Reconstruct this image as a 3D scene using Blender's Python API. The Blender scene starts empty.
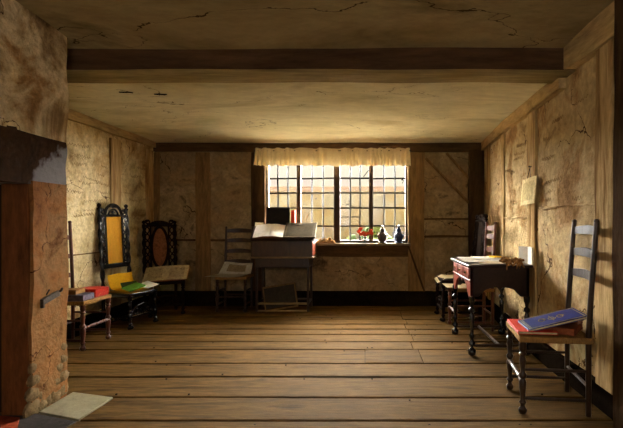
import bpy, bmesh, math, random
from mathutils import Vector, Matrix, Euler, noise
C = bpy.context.scene.collection
V = Vector
PI = math.pi
R = math.radians
random.seed(7)

# ------------------------------------------------------------------ materials
def lin(c):
    return tuple(((x/255)/12.92 if x/255 <= .04045 else ((x/255+.055)/1.055)**2.4) for x in c)

def mottle(name, cols, scale=3.0, stretch=(1, 1, 1), rough=.7, bump=.25, fine=40.0, spec=.12, fine_amt=.35,
           crack=None, island=0.0, detail=8, coat=0.0, metal=0.0, bdist=.01, distort=.6):
    """Mottled procedural surface: coarse noise picks among cols (sRGB), fine noise dapples it and drives the bump."""
    m = bpy.data.materials.new(name); m.use_nodes = True
    nt = m.node_tree; N = nt.nodes; L = nt.links
    b = N['Principled BSDF']
    tc = N.new('ShaderNodeTexCoord'); mp = N.new('ShaderNodeMapping'); mp.inputs['Scale'].default_value = stretch
    L.new(tc.outputs['Object'], mp.inputs['Vector'])
    n1 = N.new('ShaderNodeTexNoise'); n1.inputs['Scale'].default_value = scale; n1.inputs['Detail'].default_value = detail
    n1.inputs['Roughness'].default_value = .62; n1.inputs['Distortion'].default_value = distort
    L.new(mp.outputs[0], n1.inputs['Vector'])
    cr = N.new('ShaderNodeValToRGB'); el = cr.color_ramp.elements
    k = len(cols)
    while len(el) < k: el.new(.5)
    for i, c in enumerate(cols):
        el[i].position = .30+.40*i/max(1, k-1); el[i].color = (*lin(c), 1)
    L.new(n1.outputs['Fac'], cr.inputs['Fac'])
    n2 = N.new('ShaderNodeTexNoise'); n2.inputs['Scale'].default_value = fine; n2.inputs['Detail'].default_value = 6
    n2.inputs['Roughness'].default_value = .7
    L.new(mp.outputs[0], n2.inputs['Vector'])
    r2 = N.new('ShaderNodeMapRange'); r2.inputs['From Min'].default_value = .3; r2.inputs['From Max'].default_value = .7
    r2.inputs['To Min'].default_value = 1-fine_amt; r2.inputs['To Max'].default_value = 1+fine_amt*.7
    L.new(n2.outputs['Fac'], r2.inputs['Value'])
    mx = N.new('ShaderNodeVectorMath'); mx.operation = 'SCALE'
    L.new(cr.outputs['Color'], mx.inputs[0]); L.new(r2.outputs[0], mx.inputs['Scale'])
    col = mx.outputs[0]
    height = n2.outputs['Fac']
    if island:
        ge = N.new('ShaderNodeNewGeometry'); ri = N.new('ShaderNodeMapRange')
        ri.inputs['To Min'].default_value = 1-island; ri.inputs['To Max'].default_value = 1+island
        L.new(ge.outputs['Random Per Island'], ri.inputs['Value'])
        s = N.new('ShaderNodeVectorMath'); s.operation = 'SCALE'
        L.new(col, s.inputs[0]); L.new(ri.outputs[0], s.inputs['Scale']); col = s.outputs[0]
    if crack:
        sc, width, colr = crack
        nd = N.new('ShaderNodeTexNoise'); nd.inputs['Scale'].default_value = 2.2; nd.inputs['Detail'].default_value = 6
        L.new(mp.outputs[0], nd.inputs['Vector'])
        ad = N.new('ShaderNodeVectorMath'); ad.operation = 'MULTIPLY_ADD'
        ad.inputs[1].default_value = (.9, .9, .9); L.new(nd.outputs['Color'], ad.inputs[0]); L.new(mp.outputs[0], ad.inputs[2])
        vo = N.new('ShaderNodeTexVoronoi'); vo.feature = 'DISTANCE_TO_EDGE'; vo.inputs['Scale'].default_value = sc
        L.new(ad.outputs[0], vo.inputs['Vector'])
        nm = N.new('ShaderNodeTexNoise'); nm.inputs['Scale'].default_value = 3.1; L.new(tc.outputs['Object'], nm.inputs['Vector'])
        wv = N.new('ShaderNodeMapRange'); wv.inputs['From Min'].default_value = .42; wv.inputs['From Max'].default_value = .65
        wv.inputs['To Min'].default_value = 0; wv.inputs['To Max'].default_value = width
        L.new(nm.outputs['Fac'], wv.inputs['Value'])
        lt = N.new('ShaderNodeMath'); lt.operation = 'LESS_THAN'
        L.new(vo.outputs['Distance'], lt.inputs[0]); L.new(wv.outputs[0], lt.inputs[1])
        mc = N.new('ShaderNodeMix'); mc.data_type = 'RGBA'
        L.new(lt.outputs[0], mc.inputs['Factor']); L.new(col, mc.inputs[6]); mc.inputs[7].default_value = (*lin(colr), 1)
        col = mc.outputs[2]
        hs = N.new('ShaderNodeMath'); hs.operation = 'MULTIPLY_ADD'; hs.inputs[1].default_value = -.8
        L.new(lt.outputs[0], hs.inputs[0]); L.new(height, hs.inputs[2]); height = hs.outputs[0]
    L.new(col, b.inputs['Base Color'])
    if bump:
        n3 = N.new('ShaderNodeTexNoise'); n3.inputs['Scale'].default_value = scale*2.4; n3.inputs['Detail'].default_value = 5
        L.new(mp.outputs[0], n3.inputs['Vector'])
        am = N.new('ShaderNodeMath'); am.operation = 'MULTIPLY_ADD'; am.inputs[1].default_value = 1.6
        L.new(n3.outputs['Fac'], am.inputs[0]); L.new(height, am.inputs[2])
        bp = N.new('ShaderNodeBump'); bp.inputs['Strength'].default_value = bump; bp.inputs['Distance'].default_value = bdist
        L.new(am.outputs[0], bp.inputs['Height']); L.new(bp.outputs[0], b.inputs['Normal'])
    b.inputs['Roughness'].default_value = rough
    b.inputs['Specular IOR Level'].default_value = spec if rough < .69 else min(spec, .02)
    b.inputs['Coat Weight'].default_value = coat
    b.inputs['Metallic'].default_value = metal
    return m

def second_coat(m, colr, vec, lo, hi, amp=.5, nscale=6.0):
    """A patch of another colour with a ragged noise edge along one object axis (worn whitewash, soot stain)."""
    nt = m.node_tree; N = nt.nodes; L = nt.links; b = N['Principled BSDF']
    src = b.inputs['Base Color'].links[0].from_socket
    tc = N.new('ShaderNodeTexCoord'); sp = N.new('ShaderNodeVectorMath'); sp.operation = 'DOT_PRODUCT'; sp.inputs[1].default_value = vec; L.new(tc.outputs['Object'], sp.inputs[0])
    n = N.new('ShaderNodeTexNoise'); n.inputs['Scale'].default_value = nscale; n.inputs['Detail'].default_value = 6
    L.new(tc.outputs['Object'], n.inputs['Vector'])
    ma = N.new('ShaderNodeMath'); ma.operation = 'MULTIPLY_ADD'; ma.inputs[1].default_value = amp
    L.new(n.outputs['Fac'], ma.inputs[0]); L.new(sp.outputs['Value'], ma.inputs[2])
    mr = N.new('ShaderNodeMapRange'); mr.inputs['From Min'].default_value = lo+amp*.5; mr.inputs['From Max'].default_value = hi+amp*.5
    L.new(ma.outputs[0], mr.inputs['Value'])
    mix = N.new('ShaderNodeMix'); mix.data_type = 'RGBA'
    L.new(mr.outputs[0], mix.inputs['Factor']); L.new(src, mix.inputs[6]); mix.inputs[7].default_value = (*lin(colr), 1)
    L.new(mix.outputs[2], b.inputs['Base Color'])
    return m

PL = [(128, 102, 64), (192, 170, 124), (214, 194, 150), (188, 160, 112), (140, 110, 70)]
M = {}
M['plaster'] = mottle('plaster', PL, 2.2, rough=.85, bump=.55, fine=26, crack=(1.1, .006, (90, 68, 44)), fine_amt=.32, bdist=.03)
M['plaster_right'] = mottle('plaster_right', [(108, 84, 52), (172, 148, 106), (190, 167, 124), (158, 126, 84), (114, 84, 50)], 2.0, rough=.85, bump=.55, fine=22,
                            crack=(1.0, .008, (80, 58, 36)), fine_amt=.32, bdist=.03)
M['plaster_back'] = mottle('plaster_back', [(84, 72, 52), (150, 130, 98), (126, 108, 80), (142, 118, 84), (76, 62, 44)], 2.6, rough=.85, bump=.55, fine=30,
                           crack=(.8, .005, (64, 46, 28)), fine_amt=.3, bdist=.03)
M['ceiling'] = mottle('ceiling_plaster', [(174, 166, 130), (210, 202, 166), (224, 216, 184), (192, 180, 140)], 1.3, stretch=(.5, 1, 1), rough=.9, bump=.3, fine=14,
                      crack=(.7, .0025, (104, 88, 58)), fine_amt=.14, bdist=.02)
M['ceiling_shaded'] = mottle('shaded_ceiling_plaster', [(112, 100, 70), (158, 142, 104), (138, 122, 86), (100, 86, 58)], 1.4, stretch=(.5, 1, 1), rough=.9, bump=.35, fine=14, crack=(.7, .004, (70, 54, 34)), fine_amt=.16, bdist=.02)  # same ceiling plaster, with the near bay's dimness painted into the colour
M['breast'] = mottle('breast_plaster', [(70, 50, 32), (160, 132, 92), (222, 200, 160), (168, 130, 84), (84, 56, 32)], 2.4, rough=.85, bump=.9, fine=20,
                     crack=(1.0, .006, (84, 58, 34)), fine_amt=.25, bdist=.03)
M['pier'] = mottle('pier_plaster', [(96, 58, 30), (128, 84, 46), (124, 90, 54), (84, 50, 26)], 5, rough=.85, bump=.5, fine=40,
                   crack=(1.6, .01, (70, 38, 18)), fine_amt=.25, bdist=.015)
M['lintel'] = second_coat(mottle('sooty_lintel', [(34, 22, 14), (58, 38, 24), (40, 28, 20)], 4, rough=.95, bump=.6, fine=30, spec=.03), (118, 114, 114), (0, 1, -1.2), .98, 1.04, .5, 9)
M['jamb'] = mottle('jamb_wood', [(70, 40, 22), (104, 62, 34), (82, 48, 26)], 5, stretch=(1, 1, .25), rough=.7, bump=.4)
M['soot'] = mottle('sooty_brick', [(20, 14, 10), (34, 24, 17), (26, 18, 13)], 5, rough=.9, bump=.6)
M['stone'] = mottle('rubble', [(70, 56, 38), (116, 96, 66), (90, 72, 48)], 9, rough=.85, bump=.5)
M['slab'] = mottle('hearth_slab', [(104, 97, 76), (126, 118, 94), (114, 106, 82)], 4, rough=.7, bump=.25, fine_amt=.12)
M['darkslab'] = mottle('dark_slab', [(40, 36, 34), (58, 52, 48), (46, 40, 38)], 5, rough=.7, bump=.3)
M['brick'] = mottle('red_brick', [(120, 50, 30), (148, 66, 40), (110, 46, 28)], 8, rough=.8, bump=.4)
M['timber'] = mottle('old_timber', [(84, 64, 40), (124, 98, 62), (100, 76, 48)], 6, stretch=(1, 1, .18), rough=.9, spec=.1, bump=.7, fine=30, bdist=.012)
M['timber_pale'] = mottle('limewashed_timber', [(104, 78, 48), (190, 162, 114), (150, 120, 78), (112, 84, 52)], 8, stretch=(1, 1, .14), rough=.9, spec=.1, bump=.8, fine=26, bdist=.014)
M['timber_y'] = mottle('limewashed_plate', [(130, 104, 68), (182, 154, 106), (150, 120, 78)], 5, stretch=(1, .2, 1), rough=.9, spec=.1, bump=.8, fine=26, bdist=.014)
M['timber_dark'] = mottle('dark_timber', [(46, 32, 20), (70, 50, 32), (56, 40, 24)], 6, stretch=(1, 1, .2), rough=.9, spec=.1, bump=.6, fine=30)
M['timber_x'] = mottle('dark_timber_long', [(56, 40, 24), (84, 62, 38), (66, 48, 30)], 6, stretch=(.2, 1, 1), rough=.7, bump=.6, fine=30)
M['beam'] = mottle('whitewashed_beam', [(106, 92, 62), (142, 124, 86), (122, 106, 72)], 4, stretch=(.15, 1, 1), rough=.8, bump=.5, fine=22)
M['beam_shaded'] = mottle('shaded_beam_face', [(44, 30, 20), (78, 56, 36), (58, 40, 26)], 4, stretch=(.15, 1, 1), rough=.9, bump=.6, fine=22)  # same beam, with the shade on its near face put into the colour
M['base'] = mottle('tarred_skirting', [(17, 13, 9), (27, 20, 14), (21, 16, 11)], 6, rough=1, spec=0, bump=.3)
M['floor'] = mottle('floor_boards', [(36, 24, 10), (72, 51, 22), (86, 62, 29), (50, 35, 15)], 4.5, stretch=(.22, 1.8, 1), rough=.85, bump=.35, fine=34, spec=.03,
                    fine_amt=.5, island=.10, bdist=.006, distort=1.2)
M['under'] = mottle('dark_gap', [(9, 6, 4), (13, 9, 6)], 6, rough=.9, bump=0)
M['lead'] = mottle('lead', [(34, 30, 27), (48, 43, 38)], 20, rough=.6, bump=0)
M['winwood'] = mottle('window_oak', [(40, 30, 20), (62, 46, 30), (48, 36, 24)], 8, stretch=(1, 1, .2), rough=.6, bump=.3)
M['palewood'] = mottle('pale_window_wood', [(150, 138, 116), (176, 162, 136)], 8, rough=.6, bump=.2)
M['sill'] = mottle('sill_wood', [(84, 66, 44), (132, 112, 78), (104, 84, 54)], 7, stretch=(.3, 1, 1), rough=.6, bump=.3)
M['linen'] = mottle('linen', [(216, 200, 158), (234, 220, 182), (224, 208, 168)], 7, rough=.9, bump=.2, fine=60, fine_amt=.12)
M['ebony'] = mottle('ebonised_wood', [(13, 11, 11), (22, 18, 17), (16, 13, 13)], 10, rough=.24, bump=.1, spec=.4, coat=.1)
M['oak'] = mottle('dark_oak', [(34, 21, 13), (54, 35, 21), (42, 26, 16)], 8, stretch=(1, 1, .3), rough=.34, bump=.2, spec=.32)
M['blackoak'] = mottle('black_oak', [(20, 13, 9), (34, 22, 14), (26, 17, 11)], 8, rough=.7, bump=.2, spec=.08)
M['walnut'] = mottle('red_walnut', [(64, 32, 18), (94, 48, 27), (76, 38, 22)], 7, stretch=(1, 1, .3), rough=.35, bump=.2, spec=.35)
M['mahogany'] = mottle('mahogany', [(94, 34, 18), (138, 54, 28), (112, 42, 22)], 6, stretch=(1, .3, 1), rough=.33, bump=.15, spec=.4, coat=.1)
M['darkmahog'] = mottle('dark_mahogany', [(28, 14, 9), (42, 22, 13), (34, 18, 11)], 6, rough=.35, bump=.2, spec=.35)
M['rush'] = mottle('rush', [(110, 78, 44), (148, 112, 66), (126, 92, 52)], 14, stretch=(1, 6, 1), rough=.8, bump=.6, fine=60)
M['cane'] = mottle('cane', [(184, 128, 36), (206, 150, 52), (194, 138, 42)], 22, stretch=(3, 1, .4), rough=.7, bump=.4, fine=90, fine_amt=.25)
M['darkcane'] = mottle('dark_cane', [(96, 58, 36), (126, 80, 52), (108, 66, 42)], 22, rough=.7, bump=.4)
M['yellow'] = mottle('yellow_cloth', [(210, 152, 24), (232, 176, 40), (220, 164, 32)], 9, rough=.8, bump=.2, fine_amt=.12)
M['paper'] = mottle('paper', [(206, 200, 184), (226, 220, 206), (216, 210, 194)], 8, rough=.8, bump=.1, fine_amt=.06)
M['oldpaper'] = mottle('old_paper', [(168, 150, 112), (192, 174, 136), (178, 160, 122)], 9, rough=.8, bump=.15, fine_amt=.15)
M['dunpaper'] = mottle('dun_paper', [(108, 94, 68), (136, 120, 90), (120, 106, 78)], 7, rough=.8, bump=.15, fine_amt=.2)
M['dunpaper2'] = mottle('yellow_grey_page', [(134, 118, 88), (160, 142, 108), (146, 130, 98)], 9, rough=.8, bump=.15)
M['duskpaper'] = mottle('dusky_sheet', [(50, 43, 30), (72, 62, 44), (60, 51, 36)], 7, rough=.85, bump=.15, fine_amt=.2)
M['hangpaper'] = mottle('yellowed_sheet', [(206, 188, 134), (224, 208, 156)], 8, rough=.8, bump=.1)
M['greypaper'] = mottle('grey_paper', [(150, 142, 128), (186, 178, 162), (166, 158, 142)], 6, rough=.8, bump=.2, fine_amt=.2)
M['print'] = mottle('printed_block', [(92, 78, 58), (150, 132, 100), (118, 100, 74)], 26, rough=.85, bump=0, fine=120, fine_amt=.4)
M['red'] = mottle('red_cover', [(172, 34, 16), (200, 46, 22), (186, 40, 18)], 8, rough=.5, bump=.15, fine_amt=.12)
M['redgold'] = mottle('red_figured_cover', [(150, 26, 16), (178, 40, 22), (166, 34, 20), (196, 96, 56)], 18, rough=.5, bump=.2, fine_amt=.3)
M['blue'] = mottle('blue_cover', [(14, 22, 82), (24, 36, 108), (18, 28, 94)], 8, rough=.45, bump=.1, fine_amt=.15)
M['gold'] = mottle('gilt', [(128, 116, 84), (148, 134, 96)], 12, rough=.45, bump=0)
M['purple'] = mottle('purple_grey_cover', [(62, 50, 62), (104, 90, 100), (78, 64, 76)], 14, rough=.6, bump=.2)
M['green'] = mottle('green_cover', [(58, 106, 28), (80, 132, 40), (68, 118, 34)], 9, rough=.6, bump=.1)
M['darkgreen'] = mottle('dark_green_cover', [(24, 36, 16), (38, 52, 22)], 9, rough=.6, bump=.1)
M['brown'] = mottle('brown_leather', [(86, 44, 24), (122, 66, 36), (100, 54, 30)], 9, rough=.6, bump=.3)
M['tanbox'] = mottle('tan_box', [(112, 74, 34), (138, 94, 46), (124, 84, 40)], 9, rough=.55, bump=.15)
M['folio'] = mottle('grey_brown_board', [(66, 56, 40), (88, 76, 56), (76, 64, 46)], 6, rough=.7, bump=.2)
M['black'] = mottle('black_cover', [(14, 12, 11), (24, 20, 18)], 8, rough=.6, bump=.15)
M['slate'] = mottle('slate_board', [(30, 26, 22), (46, 40, 34), (36, 32, 28)], 6, rough=.6, bump=.2)
M['bundle'] = mottle('brown_bundle', [(92, 62, 34), (150, 110, 66), (116, 80, 44)], 18, rough=.85, bump=.6)
M['jarblue'] = mottle('blue_glaze', [(24, 34, 64), (54, 66, 104), (32, 42, 80)], 22, rough=.5, bump=.1, spec=.3)
M['jarbrown'] = mottle('brown_glaze', [(54, 44, 40), (92, 78, 70), (60, 54, 62)], 22, rough=.5, bump=.1, spec=.3)
M['petal'] = mottle('petal', [(206, 62, 34), (228, 92, 58), (216, 74, 44)], 30, rough=.6, bump=0)
M['leaf'] = mottle('leaf', [(54, 78, 34), (80, 108, 50)], 20, rough=.6, bump=0)
M['iron'] = mottle('iron', [(48, 38, 30), (74, 60, 48)], 20, rough=.5, bump=.2, metal=.3)
M['feather'] = mottle('feather', [(90, 80, 62), (150, 138, 112)], 30, rough=.8, bump=0)
M['ground'] = mottle('street_dirt', [(204, 190, 160), (222, 208, 180)], 1.5, rough=.9, bump=.2)
M['house'] = mottle('house_limewash', [(82, 80, 75), (95, 92, 84), (93, 85, 69), (85, 79, 77)], 1.6, rough=.9, bump=.1, fine_amt=.08)
M['tiles'] = mottle('clay_tiles', [(98, 86, 80), (106, 93, 86)], 3, rough=.8, bump=.2)
M['bush'] = mottle('bush_leaves', [(40, 50, 26), (54, 64, 36), (46, 56, 30)], 3, rough=.8, bump=.4)

def translucent(m, amt):
    nt = m.node_tree; N = nt.nodes; L = nt.links; b = N['Principled BSDF']; out = N['Material Output']
    t = N.new('ShaderNodeBsdfTranslucent'); t.inputs['Color'].default_value = (.72, .64, .48, 1)
    mx = N.new('ShaderNodeMixShader'); mx.inputs['Fac'].default_value = amt
    L.new(b.outputs[0], mx.inputs[1]); L.new(t.outputs[0], mx.inputs[2]); L.new(mx.outputs[0], out.inputs['Surface'])
translucent(M['linen'], .22)

def glass():
    m = bpy.data.materials.new('old_glass'); m.use_nodes = True
    nt = m.node_tree; N = nt.nodes; L = nt.links
    N.remove(N['Principled BSDF'])
    out = N['Material Output']
    tr = N.new('ShaderNodeBsdfTransparent'); gl = N.new('ShaderNodeBsdfGlossy'); gl.inputs['Roughness'].default_value = .08
    fr = N.new('ShaderNodeFresnel'); fr.inputs['IOR'].default_value = 1.3
    mx = N.new('ShaderNodeMixShader')
    ge = N.new('ShaderNodeNewGeometry'); cr = N.new('ShaderNodeValToRGB')
    el = cr.color_ramp.elements
    for _ in range(3): el.new(.5)
    for e, p, c in zip(el, (0, .3, .55, .75, .95), ((.96, .93, .86), (.98, .97, .95), (.93, .84, .62), (.97, .95, .90), (.90, .84, .84))):
        e.position = p; e.color = (*c, 1)
    L.new(ge.outputs['Random Per Island'], cr.inputs['Fac']); L.new(cr.outputs['Color'], tr.inputs['Color'])
    L.new(fr.outputs[0], mx.inputs['Fac']); L.new(tr.outputs[0], mx.inputs[1]); L.new(gl.outputs[0], mx.inputs[2])
    L.new(mx.outputs[0], out.inputs['Surface'])
    return m
M['glass'] = glass()
def clear_glass():
    m = bpy.data.materials.new('vase_glass'); m.use_nodes = True
    b = m.node_tree.nodes['Principled BSDF']
    b.inputs['Transmission Weight'].default_value = .9; b.inputs['Roughness'].default_value = .05; b.inputs['IOR'].default_value = 1.3
    b.inputs['Base Color'].default_value = (.9, .92, .9, 1)
    return m
M['vaseglass'] = clear_glass()

# ------------------------------------------------------------------ mesh builder
class MB:
    def __init__(s): s.v = []; s.f = []; s.mi = []; s.cur = 0
    def face(s, idx): s.f.append(tuple(idx)); s.mi.append(s.cur)
    def add(s, pts):
        n = len(s.v); s.v += [V(p) for p in pts]; return n
    def hexa(s, p):            # 8 points: bottom 4 (ccw from above), top 4
        n = s.add(p)
        for q in ((3, 2, 1, 0), (4, 5, 6, 7), (0, 1, 5, 4), (1, 2, 6, 5), (2, 3, 7, 6), (3, 0, 4, 7)):
            s.face([n+i for i in q])
        return s
    def box(s, x0, x1, y0, y1, z0, z1, rot=None, piv=None):
        p = [V((x0, y0, z0)), V((x1, y0, z0)), V((x1, y1, z0)), V((x0, y1, z0)), V((x0, y0, z1)), V((x1, y0, z1)), V((x1, y1, z1)), V((x0, y1, z1))]
        if rot is not None:
            c = V(piv) if piv is not None else V(((x0+x1)/2, (y0+y1)/2, (z0+z1)/2))
            p = [c+rot@(q-c) for q in p]
        return s.hexa(p)
    def bar(s, p0, p1, a, b, up=(0, 0, 1)):   # rectangular bar from p0 to p1; a along the side vector, b along up
        p0, p1 = V(p0), V(p1); d = (p1-p0).normalized(); up = V(up)
        sd = d.cross(up)
        if sd.length < 1e-4: sd = d.cross(V((1, 0, 0)))
        sd.normalize(); u = sd.cross(d).normalized()
        o = [(-a/2, -b/2), (a/2, -b/2), (a/2, b/2), (-a/2, b/2)]
        n = s.add([p0+sd*i+u*j for i, j in o]+[p1+sd*i+u*j for i, j in o])
        for q in ((0, 1, 2, 3), (7, 6, 5, 4), (4, 5, 1, 0), (5, 6, 2, 1), (6, 7, 3, 2), (7, 4, 0, 3)): s.face([n+i for i in q])
        return s
    def rings(s, rings, cap=True, closed=False):
        k = len(rings[0]); st = [s.add(r) for r in rings]
        for a, b in zip(st, st[1:]):
            for i in range(k):
                j = (i+1) % k; s.face((a+i, a+j, b+j, b+i))
        if closed:
            a, b = st[-1], st[0]
            for i in range(k):
                j = (i+1) % k; s.face((a+i, a+j, b+j, b+i))
        elif cap:
            s.face([st[0]+i for i in reversed(range(k))]); s.face([st[-1]+i for i in range(k)])
        return s
    def lathe(s, p0, p1, prof, seg=12, lobes=0, twist=0, depth=0):
        p0, p1 = V(p0), V(p1); d = p1-p0; dn = d.normalized()
        a = dn.cross(V((0, 1, 0)) if abs(dn.y) < .9 else V((1, 0, 0))).normalized(); b = dn.cross(a)
        rr = []
        for t, r in prof:
            c = p0+d*t; ring = []
            for i in range(seg):
                g = 2*PI*i/seg
                q = r*(1+(depth*math.cos(lobes*g+twist*t) if lobes else 0))
                ring.append(c+(a*math.cos(g)+b*math.sin(g))*q)
            rr.append(ring)
        return s.rings(rr)
    def tube(s, pts, r, seg=8, closed=False):
        pts = [V(p) for p in pts]; n = len(pts)
        rad = r if isinstance(r, (list, tuple)) else [r]*n
        rr = []; prev = None
        for i, p in enumerate(pts):
            if closed: t = pts[(i+1) % n]-pts[i-1]
            else: t = pts[min(i+1, n-1)]-pts[max(i-1, 0)]
            t.normalize()
            if prev is None:
                prev = t.cross(V((0, 0, 1)))
                if prev.length < .1: prev = t.cross(V((0, 1, 0)))
            a = (prev-t*prev.dot(t)).normalized(); prev = a; b = t.cross(a)
            rr.append([p+(a*math.cos(2*PI*k/seg)+b*math.sin(2*PI*k/seg))*rad[i] for k in range(seg)])
        return s.rings(rr, closed=closed)
    def ball(s, c, r, seg=10, sc=(1, 1, 1)):
        c = V(c); rr = []
        for i in range(1, seg//2+1):
            th = PI*i/(seg//2+1)
            rr.append([c+V((r*sc[0]*math.sin(th)*math.cos(2*PI*k/seg), r*sc[1]*math.sin(th)*math.sin(2*PI*k/seg), -r*sc[2]*math.cos(th))) for k in range(seg)])
        return s.rings(rr)
    def prism(s, poly, o, u, v, n):           # polygon (2d) in frame o,u,v extruded along n
        o, u, v, n = V(o), V(u), V(v), V(n); k = len(poly)
        a = s.add([o+u*x+v*y for x, y in poly]); b = s.add([o+u*x+v*y+n for x, y in poly])
        s.face([a+i for i in reversed(range(k))]); s.face([b+i for i in range(k)])
        for i in range(k):
            j = (i+1) % k; s.face((a+i, a+j, b+j, b+i))
        return s
    def sheet(s, fn, nu, nv, th=(0, 0, -.002)):
        th = V(th)
        g = [[V(fn(i/nu, j/nv)) for i in range(nu+1)] for j in range(nv+1)]
        w = nu+1
        a = s.add([p for r in g for p in r]); b = s.add([p+th for r in g for p in r])
        for j in range(nv):
            for i in range(nu):
                q = (j*w+i, j*w+i+1, (j+1)*w+i+1, (j+1)*w+i)
                s.face([a+x for x in q]); s.face([b+x for x in reversed(q)])
        edge = [i for i in range(w)]+[j*w+nu for j in range(1, nv+1)]+[nv*w+i for i in range(nu-1, -1, -1)]+[j*w for j in range(nv-1, 0, -1)]
        k = len(edge)
        for e in range(k):
            x, y = edge[e], edge[(e+1) % k]; s.face((b+x, b+y, a+y, a+x))
        return s
    def build(s, name, mats, parent=None, smooth=True, bevel=0, ang=40):
        me = bpy.data.meshes.new(name)
        me.from_pydata([tuple(p) for p in s.v], [], s.f)
        if not isinstance(mats, (list, tuple)): mats = [mats]
        for m in mats: me.materials.append(M[m] if isinstance(m, str) else m)
        me.polygons.foreach_set('material_index', s.mi)
        bm = bmesh.new(); bm.from_mesh(me); bmesh.ops.recalc_face_normals(bm, faces=bm.faces); bm.to_mesh(me); bm.free()
        if smooth:
            me.polygons.foreach_set('use_smooth', [True]*len(me.polygons)); me.set_sharp_from_angle(angle=R(ang))
        me.update()
        o = bpy.data.objects.new(name, me); C.objects.link(o)
        if parent is not None: o.parent = parent
        if bevel:
            md = o.modifiers.new('Bevel', 'BEVEL'); md.width = bevel; md.segments = 2; md.limit_method = 'ANGLE'; md.angle_limit = R(40)
        return o

def tag(o, label, cat, group=None, kind=None):
    o['label'] = label; o['category'] = cat
    if group: o['group'] = group
    if kind: o['kind'] = kind
    return o
def thing(name, label, cat, loc=(0, 0, 0), rz=0.0, group=None, rot=None, kind=None):
    o = bpy.data.objects.new(name, None); C.objects.link(o); o.empty_display_size = .05
    o.location = loc; o.rotation_euler = rot if rot is not None else (0, 0, rz)
    return tag(o, label, cat, group, kind)
def struct(mb, name, mat, label, cat, bevel=0, parent=None, smooth=True, ang=40):
    o = mb.build(name, mat, parent, bevel=bevel, smooth=smooth, ang=ang); o['kind'] = 'structure'
    if parent is None: tag(o, label, cat, None, 'structure')
    return o
def wob(x, y, z, a=.01, f=1.0):
    return noise.noise(V((x*f, y*f, z*f)))*a

# ------------------------------------------------------------------ room dimensions
WALL_Y = 6.22          # inner face of the back wall
WX0, WX1, WZ0, WZ1 = -1.352, .581, .846, 2.06     # window opening
def right_x(y):
    pts = [(-.8, 1.445), (3.6, 1.445), (4.9, 1.505), (6.5, 1.63)]
    for (a, xa), (b, xb) in zip(pts, pts[1:]):
        if y <= b: return xa+(xb-xa)*(y-a)/(b-a)
    return pts[-1][1]
def left_x(y): return -2.90+.06*max(0, min(1, (y-4.0)/2.2))
def far_ceil(x, y):
    u = max(0, min(1, (1.5-x)/4.4)); v = max(0, min(1, (6.22-y)/2.8))
    return 2.195+.045*u*v-.008*(1-u)*v

# floor boards
fb = MB()
ys = [-.85, -.45, -.08, .3, .7, 1.05, 1.45, 1.85, 2.24, 2.62, 2.975, 3.37, 3.69, 4.09, 4.36, 4.64, 4.86, 5.1, 5.35, 5.6, 5.88, 6.26]
for k, (a, b) in enumerate(zip(ys, ys[1:])):
    if a > 4.0: cuts = [-2.98, .45+.02*math.sin(k*2.3), 1.75]
    elif 3.6 < a < 4.0: cuts = [-2.98, .0, .47, 1.75]
    else: cuts = [-2.98, 1.75]
    for x0, x1 in zip(cuts, cuts[1:]):
        n = max(2, int((x1-x0)/.12)); g = .017+.008*random.random(); dz = random.uniform(-.004, 0)
        rr = []
        for i in range(n+1):
            x = x0+.002+(x1-x0-.004)*i/n
            ya = a+g/2+wob(x, a, 3, .012, 1.1)+wob(x, a, 8, .004, 6); yb = b-g/2+wob(x, b, 3, .012, 1.1)+wob(x, b, 5, .004, 6)
            c = .004
            rr.append([(x, ya, -.03), (x, yb, -.03), (x, yb, dz-c), (x, yb-c*1.5, dz), (x, ya+c*1.5, dz), (x, ya, dz-c)])
        fb.rings(rr)
fb.cur = 1
for y in ys[6:-1]:
    for _ in range(5):
        x = random.uniform(-1.9, 1.3); yn = y+random.choice((.05, -.05)); fb.lathe((x, yn, -.006), (x, yn, .001), [(0, .007), (.9, .007), (1, .004)], 6)
fb.box(-3.0, 1.8, -.9, 6.5, -.1, -.032)
struct(fb, 'floor', ['floor', 'under'], 'wide worn oak floorboards running across the whole room', 'floor', ang=12)

# back wall with the window opening
wb = MB()
T = .22
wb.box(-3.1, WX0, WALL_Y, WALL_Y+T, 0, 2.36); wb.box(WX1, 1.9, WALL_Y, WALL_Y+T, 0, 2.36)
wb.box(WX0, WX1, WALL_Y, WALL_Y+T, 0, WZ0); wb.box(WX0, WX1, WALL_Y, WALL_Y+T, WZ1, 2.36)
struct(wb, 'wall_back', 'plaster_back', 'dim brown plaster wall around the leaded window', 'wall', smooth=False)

def wall_sheet(xf, y0, y1, z1, sign, ny, nz, seed):
    m = MB()
    def fn(u, v):
        y = y0+(y1-y0)*u; z = z1*v
        return (xf(y)+wob(y, z, seed, .016, 1.3)+wob(y, z, seed+4, .006, 4), y, z)
    m.sheet(fn, ny, nz, (sign*.15, 0, 0)); return m
struct(wall_sheet(left_x, 2.96, 6.24, 2.36, -1, 60, 40, 2), 'wall_left', 'plaster', 'tan plaster wall behind the two left-hand chairs', 'wall')
struct(wall_sheet(right_x, -.85, 6.24, 2.4, 1, 90, 40, 9), 'wall_right', 'plaster_right', 'cracked tan plaster wall with the hanging paper', 'wall')
wf = MB()
wf.box(-3.1, 1.7, -.95, -.82, 0, 2.4)
struct(wf, 'wall_front', 'plaster_right', 'plaster wall behind the viewer', 'wall', smooth=False)

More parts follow.
